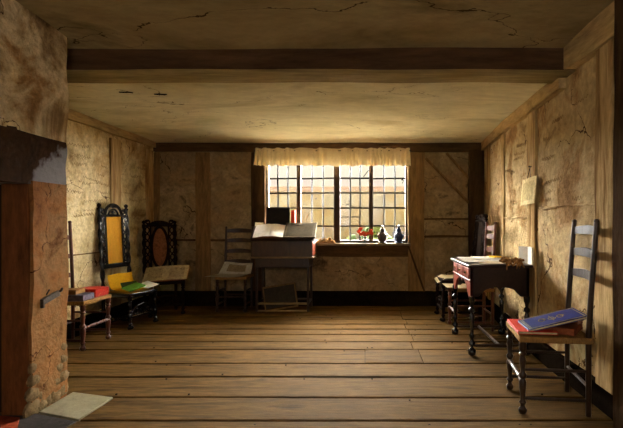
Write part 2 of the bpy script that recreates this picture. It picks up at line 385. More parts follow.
def scrawls(xf, sign, spots, parent, seed):
    m = MB(); random.seed(seed)
    for y, z in spots:
        L_ = random.uniform(.14, .34); n = int(L_/.012); a = random.uniform(.008, .018); sl_ = random.uniform(-.12, .12)
        pts = []
        for k in range(n):
            yy = y+L_*k/n; zz = z+a*math.sin(k*1.9+random.uniform(-.7, .7))+sl_*L_*k/n
            pts.append((xf(yy)+wob(yy, zz, parent['wobble'], .016, 1.3)+wob(yy, zz, parent['wobble']+4, .006, 4)-sign*.003, yy, zz))
        m.tube(pts, .0014, 4)
    o = m.build('pencil_scrawl', 'scrawl', parent); o['label'] = 'faint pencilled scrawls'
M['scrawl'] = mottle('pencil', [(128, 100, 64), (140, 112, 74)], 8, rough=.9, bump=0)
random.seed(21)
wl = bpy.data.objects['wall_left']; wl['wobble'] = 2
scrawls(left_x, -1, [(random.uniform(4.4, 5.0), random.uniform(1.15, 1.95)) for _ in range(20)]+[(random.uniform(5.4, 5.8), random.uniform(1.1, 1.9)) for _ in range(10)], wl, 5)
wr = bpy.data.objects['wall_right']; wr['wobble'] = 9
random.seed(22)
scrawls(right_x, 1, [(random.uniform(2.95, 3.6), random.uniform(1.2, 1.95)) for _ in range(14)]+[(random.uniform(4.2, 4.7), random.uniform(1.2, 1.9)) for _ in range(8)], wr, 6)

# ceiling: higher near bay, lower far bay
ce = MB()
ce.sheet(lambda u, v: (-3.05+4.8*u, 3.38+2.9*v, far_ceil(-3.05+4.8*u, 3.38+2.9*v)+wob(u*4, v*3, 1, .018, 1.0)), 40, 26, (0, 0, .06))
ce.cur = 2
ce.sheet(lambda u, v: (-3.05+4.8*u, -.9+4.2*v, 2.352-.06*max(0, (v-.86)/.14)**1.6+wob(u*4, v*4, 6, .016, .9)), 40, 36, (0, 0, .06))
ce.cur = 1
for cx, cy in ((-2.02, 3.83), (-1.75, 3.88)):          # two chipped spots
    for k in range(4):
        a = random.uniform(-.4, .4); z = far_ceil(cx, cy)-.012
        ce.bar((cx+k*.022-.03, cy+a*.02, z), (cx+k*.022+.008, cy+.02-a*.03, z), .012, .006)
struct(ce, 'ceiling', ['ceiling', 'base', 'ceiling_shaded'], 'stained low plaster ceiling in two levels', 'ceiling')

# beam across
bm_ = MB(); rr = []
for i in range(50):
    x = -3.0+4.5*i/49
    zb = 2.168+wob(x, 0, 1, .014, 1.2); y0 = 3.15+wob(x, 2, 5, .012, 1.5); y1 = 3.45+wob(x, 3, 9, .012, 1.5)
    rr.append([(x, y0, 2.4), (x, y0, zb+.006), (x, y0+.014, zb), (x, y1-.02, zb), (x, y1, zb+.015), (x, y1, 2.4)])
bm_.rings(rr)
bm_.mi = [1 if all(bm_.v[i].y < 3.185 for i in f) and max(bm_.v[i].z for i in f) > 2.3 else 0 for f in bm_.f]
tag(struct(bm_, 'ceiling_beam', ['beam', 'beam_shaded'], '', ''), 'heavy whitewashed beam spanning the ceiling from the fireplace to the opposite wall', 'beam', kind='structure')

# baseboards
b1 = MB(); b1.box(-2.9, 1.62, WALL_Y-.025, WALL_Y+.01, -.005, .2)
struct(b1, 'baseboard_back', 'base', 'black skirting board under the window wall', 'baseboard', bevel=.004)
def side_strip(xf, y0, y1, z0, z1, prot, sign, n=24, irregular=.006):
    m = MB(); rr = []
    for i in range(n+1):
        y = y0+(y1-y0)*i/n; x = xf(y); p = x-sign*(prot+wob(y, z0, 3, irregular, 2.5)); q = x+sign*.03
        a = z0+wob(y, 1, 1, irregular, 2); b = z1+wob(y, 2, 7, irregular, 2)
        rr.append([(q, y, a), (p, y, a), (p, y, b-.006), (p+sign*.006, y, b), (q, y, b)])
    return m.rings(rr)
struct(side_strip(left_x, 3.0, 6.2, -.005, .17, .028, -1), 'baseboard_left', 'base', 'black skirting board behind the left-hand chairs', 'baseboard')
struct(side_strip(right_x, -.8, 6.2, -.005, .155, .03, 1), 'baseboard_right', 'base', 'black skirting board behind the carved table and chairs', 'baseboard')

# timbers on the walls
tn = [0]
def trim(mb, mat, label, bevel=.006):
    tn[0] += 1
    return struct(mb, 'trim_%d' % tn[0], mat, label, 'timber', bevel=bevel)
def post_back(x0, x1, z0, z1, prot, mat, label):
    m = MB(); rr = []
    n = 14
    for i in range(n+1):
        z = z0+(z1-z0)*i/n
        a = x0+wob(x0, z, 2, .014, 2.2); b = x1+wob(x1, z, 4, .014, 2.2)
        y = WALL_Y-prot-wob(x0, z, 9, .006, 3)
        rr.append([(a, WALL_Y+.02, z), (a, y, z), (b, y, z), (b, WALL_Y+.02, z)])
    m.rings(rr); return trim(m, mat, label)
def rail_back(x0, x1, z0, z1, prot, mat, label):
    m = MB(); rr = []
    n = 16
    for i in range(n+1):
        x = x0+(x1-x0)*i/n
        a = z0+wob(x, 1, z0, .012, 2.2); b = z1+wob(x, 5, z1, .012, 2.2)
        y = WALL_Y-prot-wob(x, z0, 9, .006, 3)
        rr.append([(x, WALL_Y+.02, a), (x, y, a), (x, y, b), (x, WALL_Y+.02, b)])
    m.rings(rr); return trim(m, mat, label)
rail_back(-2.86, 1.6, 2.075, 2.2, .045, 'timber_x', 'dark wall plate along the top of the window wall')
post_back(-1.53, WX0, .2, 2.07, .03, 'timber_dark', 'dark post at the curtain\'s left end beside the window')
post_back(WX1, .80, .2, 2.07, .03, 'timber', 'brown post between the window and the braced panel')
post_back(-2.29, -2.09, .2, 2.07, .022, 'timber', 'upright timber between corner chair and ladder-back chair')
post_back(1.40, 1.60, .2, 2.1, .05, 'timber_dark', 'dark corner post above the tall carved chair')
post_back(-2.86, -2.77, .2, 2.07, .03, 'timber', 'narrow post in the corner beside the left-hand wall')
rail_back(-2.09, -1.53, .87, .90, .012, 'timber_x', 'thin rail on the wall above the ladder-back chair')
rail_back(-2.77, -2.29, .87, .90, .012, 'timber_x', 'thin rail on the wall behind the corner chair')
rail_back(WX0, WX1, .66, .835, .018, 'timber_x', 'broad rail on the wall beneath the window sill')
rail_back(.80, 1.40, 1.155, 1.185, .012, 'timber_x', 'upper thin rail on the panel right of the window')
rail_back(.80, 1.40, .92, .95, .012, 'timber_x', 'lower thin rail on the panel right of the window')
m = MB(); m.bar((.82, WALL_Y-.005, 1.99), (1.42, WALL_Y-.005, 1.37), .03, .07, up=(0, 1, 0)); 
m.v = [V((p.x, p.y, p.z)) for p in m.v]
trim(m, 'timber', 'long diagonal brace in the panel right of the window')
m = MB(); m.bar((1.10, WALL_Y-.005, 2.06), (1.42, WALL_Y-.005, 1.70), .03, .06, up=(0, 1, 0)); trim(m, 'timber', 'short diagonal brace near the dark corner post')
m = MB(); m.bar((.575, WALL_Y-.02, .83), (.80, WALL_Y-.02, .19), .025, .03, up=(0, 1, 0)); trim(m, 'timber_dark', 'slender slanting strut below the window\'s right end')
# left wall
trim(side_strip(left_x, 3.0, 6.2, 2.125, 2.30, .04, -1, irregular=.012), 'timber_y', 'limewashed wall plate along the top of the left-hand wall')
def stud(xf, y0, y1, z0, z1, prot, sign, mat, label):
    m = MB(); rr = []
    n = 18
    for i in range(n+1):
        z = z0+(z1-z0)*i/n
        a = y0+wob(y0, z, 3, .016, 2); b = y1+wob(y1, z, 6, .016, 2)
        xa = xf(a)-sign*(prot+wob(a, z, 8, .008, 3)); xb = xf(b)-sign*(prot+wob(b, z, 1, .008, 3))
        rr.append([(xf(a)+sign*.03, a, z), (xa, a, z), (xb, b, z), (xf(b)+sign*.03, b, z)])
    m.rings(rr); return trim(m, mat, label)
stud(left_x, 5.17, 5.37, .17, 2.08, .02, -1, 'timber_pale', 'pale upright timber in the left-hand wall above the cane chair')
stud(left_x, 5.98, 6.15, .17, 2.08, .02, -1, 'timber_pale', 'pale upright timber in the left-hand wall near the back corner')
trim(side_strip(left_x, 3.0, 5.17, .795, .81, .008, -1, irregular=.004), 'timber', 'thin seam of timber across the left-hand wall')
# right wall
trim(side_strip(right_x, 3.3, 6.2, 2.085, 2.26, .05, 1, irregular=.012), 'timber_y', 'limewashed wall plate above the hanging paper')
trim(side_strip(right_x, -.8, 3.3, 2.17, 2.40, .07, 1, irregular=.02), 'timber_y', 'thick limewashed wall plate near the beam\'s end')
stud(right_x, 2.60, 2.80, .15, 2.2, .045, 1, 'timber_pale', 'split upright post behind the chair with the blue book')
stud(right_x, 2.34, 2.545, 0, 2.4, .075, 1, 'timber_dark', 'dark door post at the edge of the view')
stud(right_x, 3.90, 4.12, .15, 2.1, .018, 1, 'timber_pale', 'pale upright timber carrying the hanging paper')
stud(right_x, 4.95, 5.07, .15, 2.1, .018, 1, 'timber_pale', 'narrow pale upright timber above the far ladder chair')
stud(right_x, 5.75, 5.9, .15, 2.1, .018, 1, 'timber_pale', 'pale upright timber beside the dark corner post')

trim(side_strip(right_x, 2.85, 3.9, 1.235, 1.25, .010, 1, n=40, irregular=.022), 'plaster_right', 'ragged horizontal crack ridge in the plaster above the foreground chair', bevel=0)
trim(side_strip(right_x, 4.12, 4.95, 1.17, 1.183, .010, 1, n=30, irregular=.018), 'plaster_right', 'ragged horizontal crack ridge in the plaster above the carved table', bevel=0)
# ------------------------------------------------------------------ window
win = bpy.data.objects.new('window_1', None); C.objects.link(win); win.location = (0, 6.30, 0)
tag(win, 'wide leaded window of four lights in the back wall', 'window', kind='structure')
fr = MB()
Yf = 0
fr.box(WX0-.01, WX1+.01, -.03, .05, WZ1-.06, WZ1+.01); fr.box(WX0-.01, WX1+.01, -.03, .05, WZ0-.01, WZ0+.035)
fr.box(WX1-.03, WX1+.01, -.03, .05, WZ0, WZ1)
fr.build('window_frame', 'winwood', win, bevel=.004)
m = MB(); m.box(WX0-.01, WX0+.035, -.035, .05, WZ0, WZ1); o = m.build('window_jamb', 'palewood', win, bevel=.004); o['label'] = 'pale left jamb'
for a, b in ((-.933, -.875), (-.427, -.34), (.052, .112)):
    m = MB(); m.box(a, b, -.04, .05, WZ0, WZ1); m.build('mullion', 'winwood', win, bevel=.006)
lights = [(WX0+.035, -.933, (-1.195, -1.055)), (-.875, -.427, (-.726, -.575)), (-.34, .052, (-.205, -.068)), (.112, WX1-.03, (.26, .411))]
hz = [1.726, 1.527, 1.322, 1.075]
for k, (a, b, vs) in enumerate(lights):
    lc = MB()
    for x in vs: lc.tube([(x+wob(x, z, k, .008, 3), .01, z) for z in (WZ0+.03, 1.1, 1.4, 1.7, WZ1-.06)], .0135, 6)
    for z in hz:
        w = .013 if not (k == 2 and z > 1.7) else .014
        lc.tube([(x, .01, z+wob(x, z, k, .01, 2)) for x in (a, (a+b)/2, b)], w, 6)
    if k == 2:
        lc.tube([(a, .01, 1.197), ((a+b)/2, .01, 1.2), (vs[1], .01, 1.197)], .008, 6)
        lc.tube([(.05, .01, 1.84), (-.02, .01, 1.75)], .006, 6)
        for q in range(14):                                # lead patches over a mended pane
            lc.ball((-.31+random.uniform(0, .14), .008, 1.335+random.uniform(0, .09)), random.uniform(.006, .014), 6)
        lc.tube([(-.2, .01, 1.36), (-.12, .01, 1.33), (-.06, .01, 1.325)], .005, 6)
    if k == 1:
        lc.ball((-.67, .008, 1.45), .012, 6); lc.ball((-.58, .008, 1.46), .008, 6)
    if k == 3:
        lc.ball((.51, .008, 1.71), .014, 6); lc.tube([(.5, .01, 1.73), (.53, .01, 1.7), (.51, .01, 1.66)], .005, 6)
        lc.ball((.51, .008, 1.55), .01, 6)
    lc.build('lead_lattice', 'lead', win)
    g = MB()
    xs = [a]+list(vs)+[b]; zs = [WZ0+.03]+sorted(hz)+[WZ1-.06]
    for i in range(3):
        for j in range(5):
            x0, x1, z0, z1 = xs[i]+.001, xs[i+1]-.001, zs[j]+.001, zs[j+1]-.001
            g.face([g.add([(x0, .012, z0), (x1, .012, z0), (x1, .012, z1), (x0, .012, z1)])+t for t in range(4)])
    g.build('glass_pane', 'glass', win, smooth=False)
m = MB(); m.box(WX0-.03, WX1+.03, -.145, -.03, WZ0-.035, WZ0); m.build('window_sill', 'sill', win, bevel=.006)

# valance
va = thing('valance', 'gathered cream linen valance hanging across the top of the window', 'curtain', (-.43, 6.13, 2.10))
m = MB(); m.tube([(-1.06, .015, -.015), (1.05, .015, -.015)], .009, 8); m.build('curtain_rod', 'oak', va)
def val(u, v):
    x = -1.03+2.06*u; ph = 9*math.sin(u*7.1)+u*150+2*math.sin(u*31)
    amp = .010+.030*v
    x2 = x*(1+.015*v); z = .012-.235*v+.006*math.sin(u*57)*v+.006*math.sin(ph*.5)*(1 if v < .1 else .4)
    pinch = -.012 if .09 < v < .16 else 0
    return (x2+.004*math.sin(u*211), -.012-(amp*(math.sin(ph)+.4*math.sin(ph*.47+1)))-.018*v-pinch, z)
m = MB(); m.sheet(val, 300, 14, (0, .003, 0)); m.build('cloth', 'linen', va, ang=80)

# ------------------------------------------------------------------ fireplace
BX = -1.94; BY = 2.995; OY = 2.685
fp = thing('fireplace', 'plastered chimney breast with a dark open fireplace and lintel', 'fireplace', (0, 0, 0))
m = MB()
def breast_face(y0, y1, z0, z1, ny, nz, back=-2.93):
    def fn(u, v):
        y = y0+(y1-y0)*u; z = z0+(z1-z0)*v
        return (BX+wob(y, z, 4, .035, 1.6)+wob(y, z, 14, .012, 5), y+(wob(y, z, 3, .02, 4) if u == 1 else 0), z)
    m.sheet(fn, ny, nz, (back-BX, 0, 0))
breast_face(-.82, BY, 1.645, 2.40, 70, 20)
m.box(-2.93, BX, -.82, 1.25, 0, 1.645)
m.build('chimney_breast', 'breast', fp, ang=60)
m = MB()
def pf(u, v):
    y = OY+(BY-OY)*u; z = 1.37*v
    return (BX+wob(y, z, 4, .016, 2)+wob(y, z, 14, .008, 7), y+(wob(z, 0, 3, .016, 3.5) if u in (0, 1) else 0), z)
m.sheet(pf, 16, 40, (-.13, 0, 0)); m.build('pier', 'pier', fp, ang=60)
m = MB(); m.box(-2.93, BX-.13, OY+.05, BY-.005, 0, 1.36); m.build('side_wall', 'soot', fp)
m = MB(); m.box(-2.115, BX-.02, OY-.012, OY+.06, .0, 1.36); m.build('jamb', 'jamb', fp, bevel=.005)
m = MB()
m.sheet(lambda u, v: (BX-.006+wob(u*3, v, 4, .02, 2), 1.2+(BY-1.2-.004)*u, 1.352+.3*v+.012*math.sin(u*9)*(v > .5)+wob(u*6, 0, 2, .02, 2)*(v > .9)), 40, 10, (-.28, 0, 0))
m.build('lintel', 'lintel', fp, ang=60)
m = MB(); m.box(-2.98, -2.90, 1.2, BY-.01, 0, 1.7); m.box(-2.93, BX-.25, 1.2, OY+.05, 1.5, 1.66); m.build('fire_back', 'soot', fp)
m = MB()
random.seed(3)
for y, z, r in ((2.70, .04, .05), (2.70, .12, .045), (2.71, .20, .04), (2.76, .03, .05), (2.82, .045, .045), (2.88, .04, .05), (2.95, .05, .05),
                (2.96, .14, .045), (2.93, .20, .035), (2.97, .25, .035), (2.89, .12, .04), (2.97, .32, .03), (2.75, .10, .035), (2.70, .27, .03)):
    c = V((BX-.012, y, z)); st = len(m.v)
    m.ball(c, r*1.35, 10, (.36, 1.0, .85))
    for i in range(st, len(m.v)):
        p = m.v[i]; m.v[i] = p+(p-c)*(noise.noise(p*30)*.35)
m.build('rubble_stones', 'stone', fp, ang=50)
m = MB()
y0, z0 = 2.745, .665
m.bar((BX+.012, y0, z0-.015), (BX+.012, y0+.15, z0+.02), .02, .035, up=(0, 0, 1))
m.bar((BX+.012, y0+.005, z0-.05), (BX+.012, y0+.005, z0+.0), .02, .014, up=(0, 1, 0))
m.tube([(BX, y0+.145, z0+.02), (BX+.03, y0+.15, z0+.035), (BX+.04, y0+.14, z0+.05)], .008, 8)
m.tube([(BX, y0+.055, z0+.02), (BX+.02, y0+.055, z0+.055)], .005, 6)
m.build('iron_bracket', 'iron', fp, bevel=.003)
def slab(name, poly, z, mat, parent):
    m = MB(); m.prism(poly, (0, 0, -.012), (1, 0, 0), (0, 1, 0), (0, 0, z+.012)); return m.build(name, mat, parent, bevel=.004)
o = slab('hearthstone', [(-1.93, 2.72), (-1.63, 2.62), (-1.615, 2.95), (-1.93, 3.04)], .008, 'slab', fp); o['label'] = 'pale grey hearthstone'
o = slab('hearthstone', [(-1.93, 2.70), (-1.63, 2.60), (-1.66, 2.30), (-2.2, 2.45), (-2.2, 2.69), (-1.97, 2.70)], .006, 'darkslab', fp); o['label'] = 'dark hearthstone'
o = slab('hearth_brick', [(-2.22, 2.68), (-1.98, 2.64), (-1.80, 2.36), (-2.0, 2.3), (-2.22, 2.4)], .011, 'brick', fp); o['label'] = 'red brick edge'

# ------------------------------------------------------------------ chairs
TURN = [(0, .9), (.03, 1.2), (.06, 1.25), (.09, .7), (.12, .65), (.15, 1.15), (.18, .7), (.24, .75), (.34, 1.05), (.42, 1.15), (.46, .7), (.49, 1.2), (.52, 1.2),
        (.55, .7), (.62, .8), (.70, 1.05), (.76, .75), (.79, 1.2), (.82, .75), (.85, 1.1), (.92, 1.1), (1, 1.05)]
def turned(m, p0, p1, r, seg=12): return m.lathe(p0, p1, [(t, k*r) for t, k in TURN], seg)
def twist(m, p0, p1, r, turns=5):
    n = 60
    return m.lathe(p0, p1, [(i/n, r*(.85+.15*math.sin(PI*i/n))) for i in range(n+1)], 12, lobes=2, twist=turns*2*PI, depth=.32)

def ladder_chair(label, loc, rz, w, d, seat_h, top_h, wood, slats, lean=.05, seat='rush', turned_post=False, group=None, pr=.017):
    t = thing('ladder_back_chair', label, 'chair', loc, rz, group)
    hw, hd = w/2, d/2
    for s in (-1, 1):
        m = MB(); turned(m, (s*hw, -hd, 0), (s*hw, -hd, seat_h), pr*1.15); m.build('leg', wood, t)
        m = MB(); n = 10
        m.tube([(s*hw, hd, 0), (s*hw, hd, seat_h)]+[(s*hw, hd+lean*(k/n)**1.15, seat_h+(top_h-seat_h)*k/n) for k in range(1, n+1)],
               [pr*.9, pr]+[pr*(1-.15*k/n) for k in range(1, n)]+[pr*.8], 10)
        m.ball((s*hw, hd+lean, top_h), pr*.95, 10, (1, 1, .9)); m.build('back_post', wood, t)
    m = MB()
    def st(u, v):
        x = (u-.5)*(w+.045); y = (v-.5)*(d+.045)
        return (x, y, seat_h+.012-.012*(1-abs(2*u-1))*(1-abs(2*v-1))*1.5)
    m.sheet(st, 10, 10, (0, 0, -.035)); m.build('seat', seat, t, bevel=.006)
    for z in slats:
        k = (z-seat_h)/(top_h-seat_h); yy = hd+lean*k**1.15
        m = MB()
        m.sheet(lambda u, v: ((u-.5)*(w-.015), yy+.022*math.sin(PI*u), z+(-.022+.044*v)+.014*math.sin(PI*u)*(v)), 12, 4, (0, .009, 0)); m.build('slat', wood, t, bevel=.002)
    for z in (.09, .26):
        for s in (-1, 1):
            m = MB(); m.tube([(s*hw, -hd, z), (s*hw, 0, z), (s*hw, hd, z)], [.008, .011, .008], 8); m.build('stretcher', wood, t)
    m = MB(); turned(m, (-hw, -hd, .19), (hw, -hd, .19), .013); m.build('stretcher', wood, t)
    m = MB(); m.tube([(-hw, hd, .17), (hw, hd, .17)], .01, 8); m.build('stretcher', wood, t)
    return t

def carved_chair(label, loc, rz, w, d, seat_h, top_h, wood, panel, oval=False, lean=.06, crest=.1, solid=False, group=None, zgap=.13):
    t = thing('carved_high_back_chair', label, 'chair', loc, rz, group)
    hw, hd = w/2, d/2
    L = lambda z: hd+lean*max(0, (z-seat_h)/(top_h-seat_h))
    for s in (-1, 1):
        m = MB(); turned(m, (s*hw, -hd, 0), (s*hw, -hd, seat_h-.01), .021); m.ball((s*hw, -hd-.012, .022), .026, 10, (1, 1.2, .8)); m.build('leg', wood, t)
        m = MB(); m.lathe((s*hw, hd, 0), (s*hw, hd, seat_h), [(0, .018), (.2, .022), (.5, .018), (.9, .022), (1, .022)], 10); m.build('leg', wood, t)
        m = MB(); twist(m, (s*hw, L(seat_h), seat_h), (s*hw, L(top_h-.07), top_h-.07), .02, 6); m.build('back_post', wood, t)
        f = MB(); z = top_h-.07
        f.lathe((s*hw, L(z), z), (s*hw, L(top_h), top_h), [(0, .022), (.2, .026), (.35, .012), (.5, .02), (.75, .023), (.9, .014), (1, .004)], 10); f.build('finial', wood, t)
    m = MB(); m.sheet(lambda u, v: ((u-.5)*(w+.04), (v-.5)*(d+.04), seat_h), 6, 6, (0, 0, -.045)); m.build('seat_frame', wood, t, bevel=.006)
    m = MB(); m.sheet(lambda u, v: ((u-.5)*(w-.04), (v-.5)*(d-.05), seat_h+.003+.004*math.sin(PI*u)*math.sin(PI*v)), 8, 8, (0, 0, -.006)); m.build('seat', panel, t)
    zb, zt = seat_h+zgap, top_h-crest-.03           # panel range
    m = MB(); m.bar((-hw, L(zb-.025), zb-.025), (hw, L(zb-.025), zb-.025), .03, .05); m.build('back_rail', wood, t, bevel=.006)
    iw = w*(.31 if not oval and not solid else .29)                                        # inner half width of the panel
    m = MB()
    if oval:
        cz = (zb+zt)/2; hh = (zt-zb)/2; n = 40
        m.tube([((iw*.92)*math.cos(2*PI*k/n), L(cz+hh*math.sin(2*PI*k/n)), cz+hh*.98*math.sin(2*PI*k/n)) for k in range(n)], .017, 8, closed=True)
    for s in (-1, 1):
        m.tube([(s*iw, L(zb), zb-.01), (s*iw, L((zb+zt)/2), (zb+zt)/2), (s*iw, L(zt), zt+.02)], .012, 8)
        # carved scrolls between the stile and the post
        n = 6
        for k in range(n):
            z = zb+(zt-zb)*(k+.5)/n; xc = s*(iw+hw)/2; rr_ = (hw-iw)*.30
            m.tube([(xc+rr_*math.cos(a), L(z), z+rr_*1.5*math.sin(a)) for a in [2*PI*q/12 for q in range(12)]], .008, 6, closed=True)
            m.ball((xc, L(z), z+(zt-zb)/n/2), .013, 8)
    m.build('carved_stile', wood, t)
    m = MB()
    if oval:
        cz = (zb+zt)/2; hh = (zt-zb)/2; n = 40
        m.prism([(iw*.92*math.cos(2*PI*k/n), hh*math.sin(2*PI*k/n)) for k in range(n)], (0, L(cz)+.004, cz), (1, 0, 0), V((0, lean/(top_h-seat_h), 1)), (0, .008, 0))
    else:
        m.sheet(lambda u, v: ((u-.5)*2*iw, L(zb+(zt-zb)*v)+.004, zb+(zt-zb)*v+.0), 4, 12, (0, .006, 0))
    m.build('back_panel', panel, t)
    m = MB()                                          # pierced crest rail
    z0 = zt+.012
    m.tube([(-hw, L(z0), z0), (0, L(z0), z0+.006), (hw, L(z0), z0)], .015, 8)
    n = 22
    m.tube([(hw*.62*math.cos(PI*k/n), L(z0+crest*math.sin(PI*k/n)), z0+crest*1.05*math.sin(PI*k/n)) for k in range(n+1)], [.016]*(n+1), 8)
    m.tube([(hw*.36*math.cos(PI*k/n), L(z0+.05), z0+crest*.62*math.sin(PI*k/n)) for k in range(n+1)], .011, 8)
    for s in (-1, 1):
        m.tube([(s*(hw*.60+.03+(.032-.001*k)*math.cos(k*.42)), L(z0+.03), z0+.045+(.032-.001*k)*math.sin(k*.42)) for k in range(22)], .009, 6)
        m.ball((s*hw*.2, L(z0+.05), z0+crest*.86), .016, 8)
    m.ball((0, L(z0+crest), z0+crest*.9), .024, 10)
    m.ball((0, L(z0+crest), z0+crest*.35), .02, 10)
    if solid: m.box(-hw*.8, hw*.8, L(z0)-.005, L(z0)+.01, z0, z0+crest*.75)
    m.build('crest_rail', wood, t)
    m = MB()                                          # carved front stretcher
    z0 = .16
    m.bar((-hw, -hd, z0-.035), (hw, -hd, z0-.035), .02, .02)
    n = 18
    m.tube([(hw*.85*math.cos(PI*k/n), -hd, z0+.085*math.sin(PI*k/n)) for k in range(n+1)], .012, 8)
    for s in (-1, 0, 1):
        m.tube([(s*hw*.5+.034*math.cos(q*PI/8), -hd, z0+.015+.03*math.sin(q*PI/8)) for q in range(16)], .008, 6, closed=True)
    m.build('stretcher', wood, t)
    for s in (-1, 1):
        m = MB(); twist(m, (s*hw, -hd, .1), (s*hw, hd, .1), .012, 4); m.build('stretcher', wood, t)
    m = MB(); twist(m, (-hw, 0, .1), (hw, 0, .1), .012, 4); m.build('stretcher', wood, t)
    return t

chA = ladder_chair('reddish wooden chair half hidden by the fireplace, holding red and grey books', (-2.655, 4.25, 0), R(90), .40, .34, .42, 1.13, 'walnut', (.62, .80, .98), lean=.03)
chB = carved_chair('tall black carved chair with a yellow cane back panel', (-2.585, 5.06, 0), R(75), .38, .34, .375, 1.335, 'ebony', 'cane', crest=.12, zgap=.30)
chC = carved_chair('dark carved chair with an oval back panel in the far corner', (-2.49, 5.69, 0), R(36), .37, .34, .42, 1.15, 'blackoak', 'darkcane', oval=True, crest=.05, solid=True)
chD = ladder_chair('dark ladder-back chair against the back wall beside the writing desk', (-1.68, 5.94, 0), 0, .35, .33, .43, 1.06, 'oak', (.60, .74, .88, 1.01), lean=.05)
chE = ladder_chair('red-brown ladder-back chair behind the far end of the carved table', (1.13, 4.93, 0), R(-90), .34, .38, .43, 1.12, 'walnut', (.66, .83, .97, 1.06), lean=.03)
chF = carved_chair('tall dark carved chair in the corner beside the dark corner post', (1.10, 5.44, 0), R(-90), .42, .42, .47, 1.22, 'blackoak', 'blackoak', crest=.06, solid=True, lean=.07)
chG = ladder_chair('dark turned chair in front of the split post, holding red and blue books', (1.14, 2.893, 0), R(-97), .394, .37, .445, 1.135, 'oak', (.80, .935, 1.075), lean=.045)

# ------------------------------------------------------------------ books and papers
def book(label, loc, rot, w, d, th, cover, name='book', edge='oldpaper', group=None, emblem=False):
    """lies flat: width w along x, depth d along y, thickness th, spine at -x, origin at the middle of the underside"""
    t = thing(name, label, 'book', loc, rot=rot, group=group); c = min(.004, th*.18)
    m = MB(); m.box(-w/2, w/2, -d/2, d/2, 0, c); m.box(-w/2, w/2, -d/2, d/2, th-c, th); m.box(-w/2, -w/2+c, -d/2, d/2, c, th-c); m.build('cover', cover, t, bevel=.0015)
    m = MB(); m.box(-w/2+c, w/2-.005, -d/2+.005, d/2-.005, c, th-c); m.build('pages', edge, t)
    if emblem:
        m = MB(); z = th+.001
        for (x0, y0, x1, y1) in ((-.46, -.44, .46, -.44), (-.46, .44, .46, .44), (-.46, -.44, -.46, .44), (.46, -.44, .46, .44)):
            m.bar((x0*w, y0*d, z), (x1*w, y1*d, z), .005, .002)
        m.bar((-.43*w, -.44*d, z), (-.43*w, .44*d, z), .004, .002)
        m.build('gilt_border', 'gold', t)
        m = MB()
        for xc, a in ((-.06, 1), (0, -1), (.055, 1)):     # scrolled gilt device
            m.tube([(xc+.024*math.cos(q*.5)*(1-q*.03), a*.034*math.sin(q*.5)*(1-q*.03), z) for q in range(16)], .003, 5)
        m.tube([(0, -.05, z), (0, .055, z)], .003, 5)
        m.build('gilt_emblem', 'gold', t)
    return t
def open_book(label, loc, rot, w, d, page='paper', cover='brown', th=.018, name='open_book', prints=True, bend=.02, group=None):
    t = thing(name, label, 'book', loc, rot=rot, group=group)
    m = MB(); m.box(-w/2-.004, w/2+.004, -d/2-.004, d/2+.004, 0, .004); m.build('cover', cover, t)
    for s in (-1, 1):
        f = lambda u, v: (s*w/2*u, (v-.5)*d, .004+th*(.55+.45*math.sin(PI*min(1, u*1.15+.12)))*(1-.55*u)+.003*math.sin(v*5+s)*u)
        m = MB(); m.sheet(f, 14, 6, (0, 0, -.003)); m.build('page', page, t)
        if prints:
            g = lambda u, v: V(f(.16+.68*u, .16+.68*v))+V((0, 0, .0012))
            m = MB(); m.sheet(g, 10, 4, (0, 0, -.0008)); m.build('print', 'print' if page != 'paper' else 'greypaper', t)
    return t
def loose(label, loc, rot, w, d, mat='paper', curl=.01, name='paper_sheet', group=None, seed=1, th=.0015):
    m = MB(); m.sheet(lambda u, v: ((u-.5)*w, (v-.5)*d, th+curl*(abs(2*u-1)**3*.5+abs(2*v-1)**3*.5)*(1+.5*math.sin(seed+u*3))), 10, 10, (0, 0, -th))
    o = m.build(name, mat); o.location = loc; o.rotation_euler = rot
    return tag(o, label, 'paper', group)

# chair A
za = .4345
book('red and gold patterned book on the chair beside the fireplace', (-2.575, 4.34, za), (0, 0, R(177)), .20, .20, .075, 'redgold', edge='redgold')
book('worn grey-purple book lying in front of the patterned red book', (-2.60, 4.115, za), (0, 0, R(184)), .25, .19, .052, 'purple', edge='purple')
bx = thing('wooden_box', 'small tan wooden box lying across the grey-purple book', 'box', (-2.655, 4.13, za+.053), R(92))
m = MB(); m.box(-.075, .075, -.10, .10, 0, .03); m.build('box_body', 'tanbox', bx, bevel=.003)
m = MB(); m.box(-.078, .078, -.103, .103, .031, .04); m.build('lid', 'tanbox', bx, bevel=.003)
# chair B (local frame of the chair: x width, -y front)
def on(ch, x, y, z):
    a = ch.rotation_euler[2]; c, s = math.cos(a), math.sin(a)
    return (ch.location[0]+x*c-y*s, ch.location[1]+x*s+y*c, z)
m = MB()
def yel(u, v):
    x = (u-.5)*.36
    if v < .5: y = -.13+.22*(v/.5); z = .003+.02*(v/.5)**3
    else:
        k = (v-.5)/.5; y = .09+.045*math.sin(k*PI/2); z = .023+.15*k
    return (x*(1-.04*v), y, z+.004*math.sin(u*9+v*4))
m.sheet(yel, 14, 20, (0, .004, .003)); o = m.build('yellow_cloth', 'yellow'); o.location = on(chB, 0, -.005, .386); o.rotation_euler = (0, 0, R(75))
tag(o, 'yellow cloth curving up the back of the black carved chair', 'cloth')
def tilt(a, b, th): return tuple((Matrix.Rotation(R(a), 3, 'X') @ Matrix.Rotation(R(b), 3, 'Y') @ Matrix.Rotation(R(th), 3, 'Z')).to_euler())
book('thin green book on the front of the cane chair', on(chB, -.06, -.10, .421), tilt(15, 4, 155), .14, .20, .012, 'green')
book('dark green book leaning behind the thin green book', on(chB, -.01, .0, .443), tilt(20, 8, 125), .10, .16, .010, 'darkgreen')
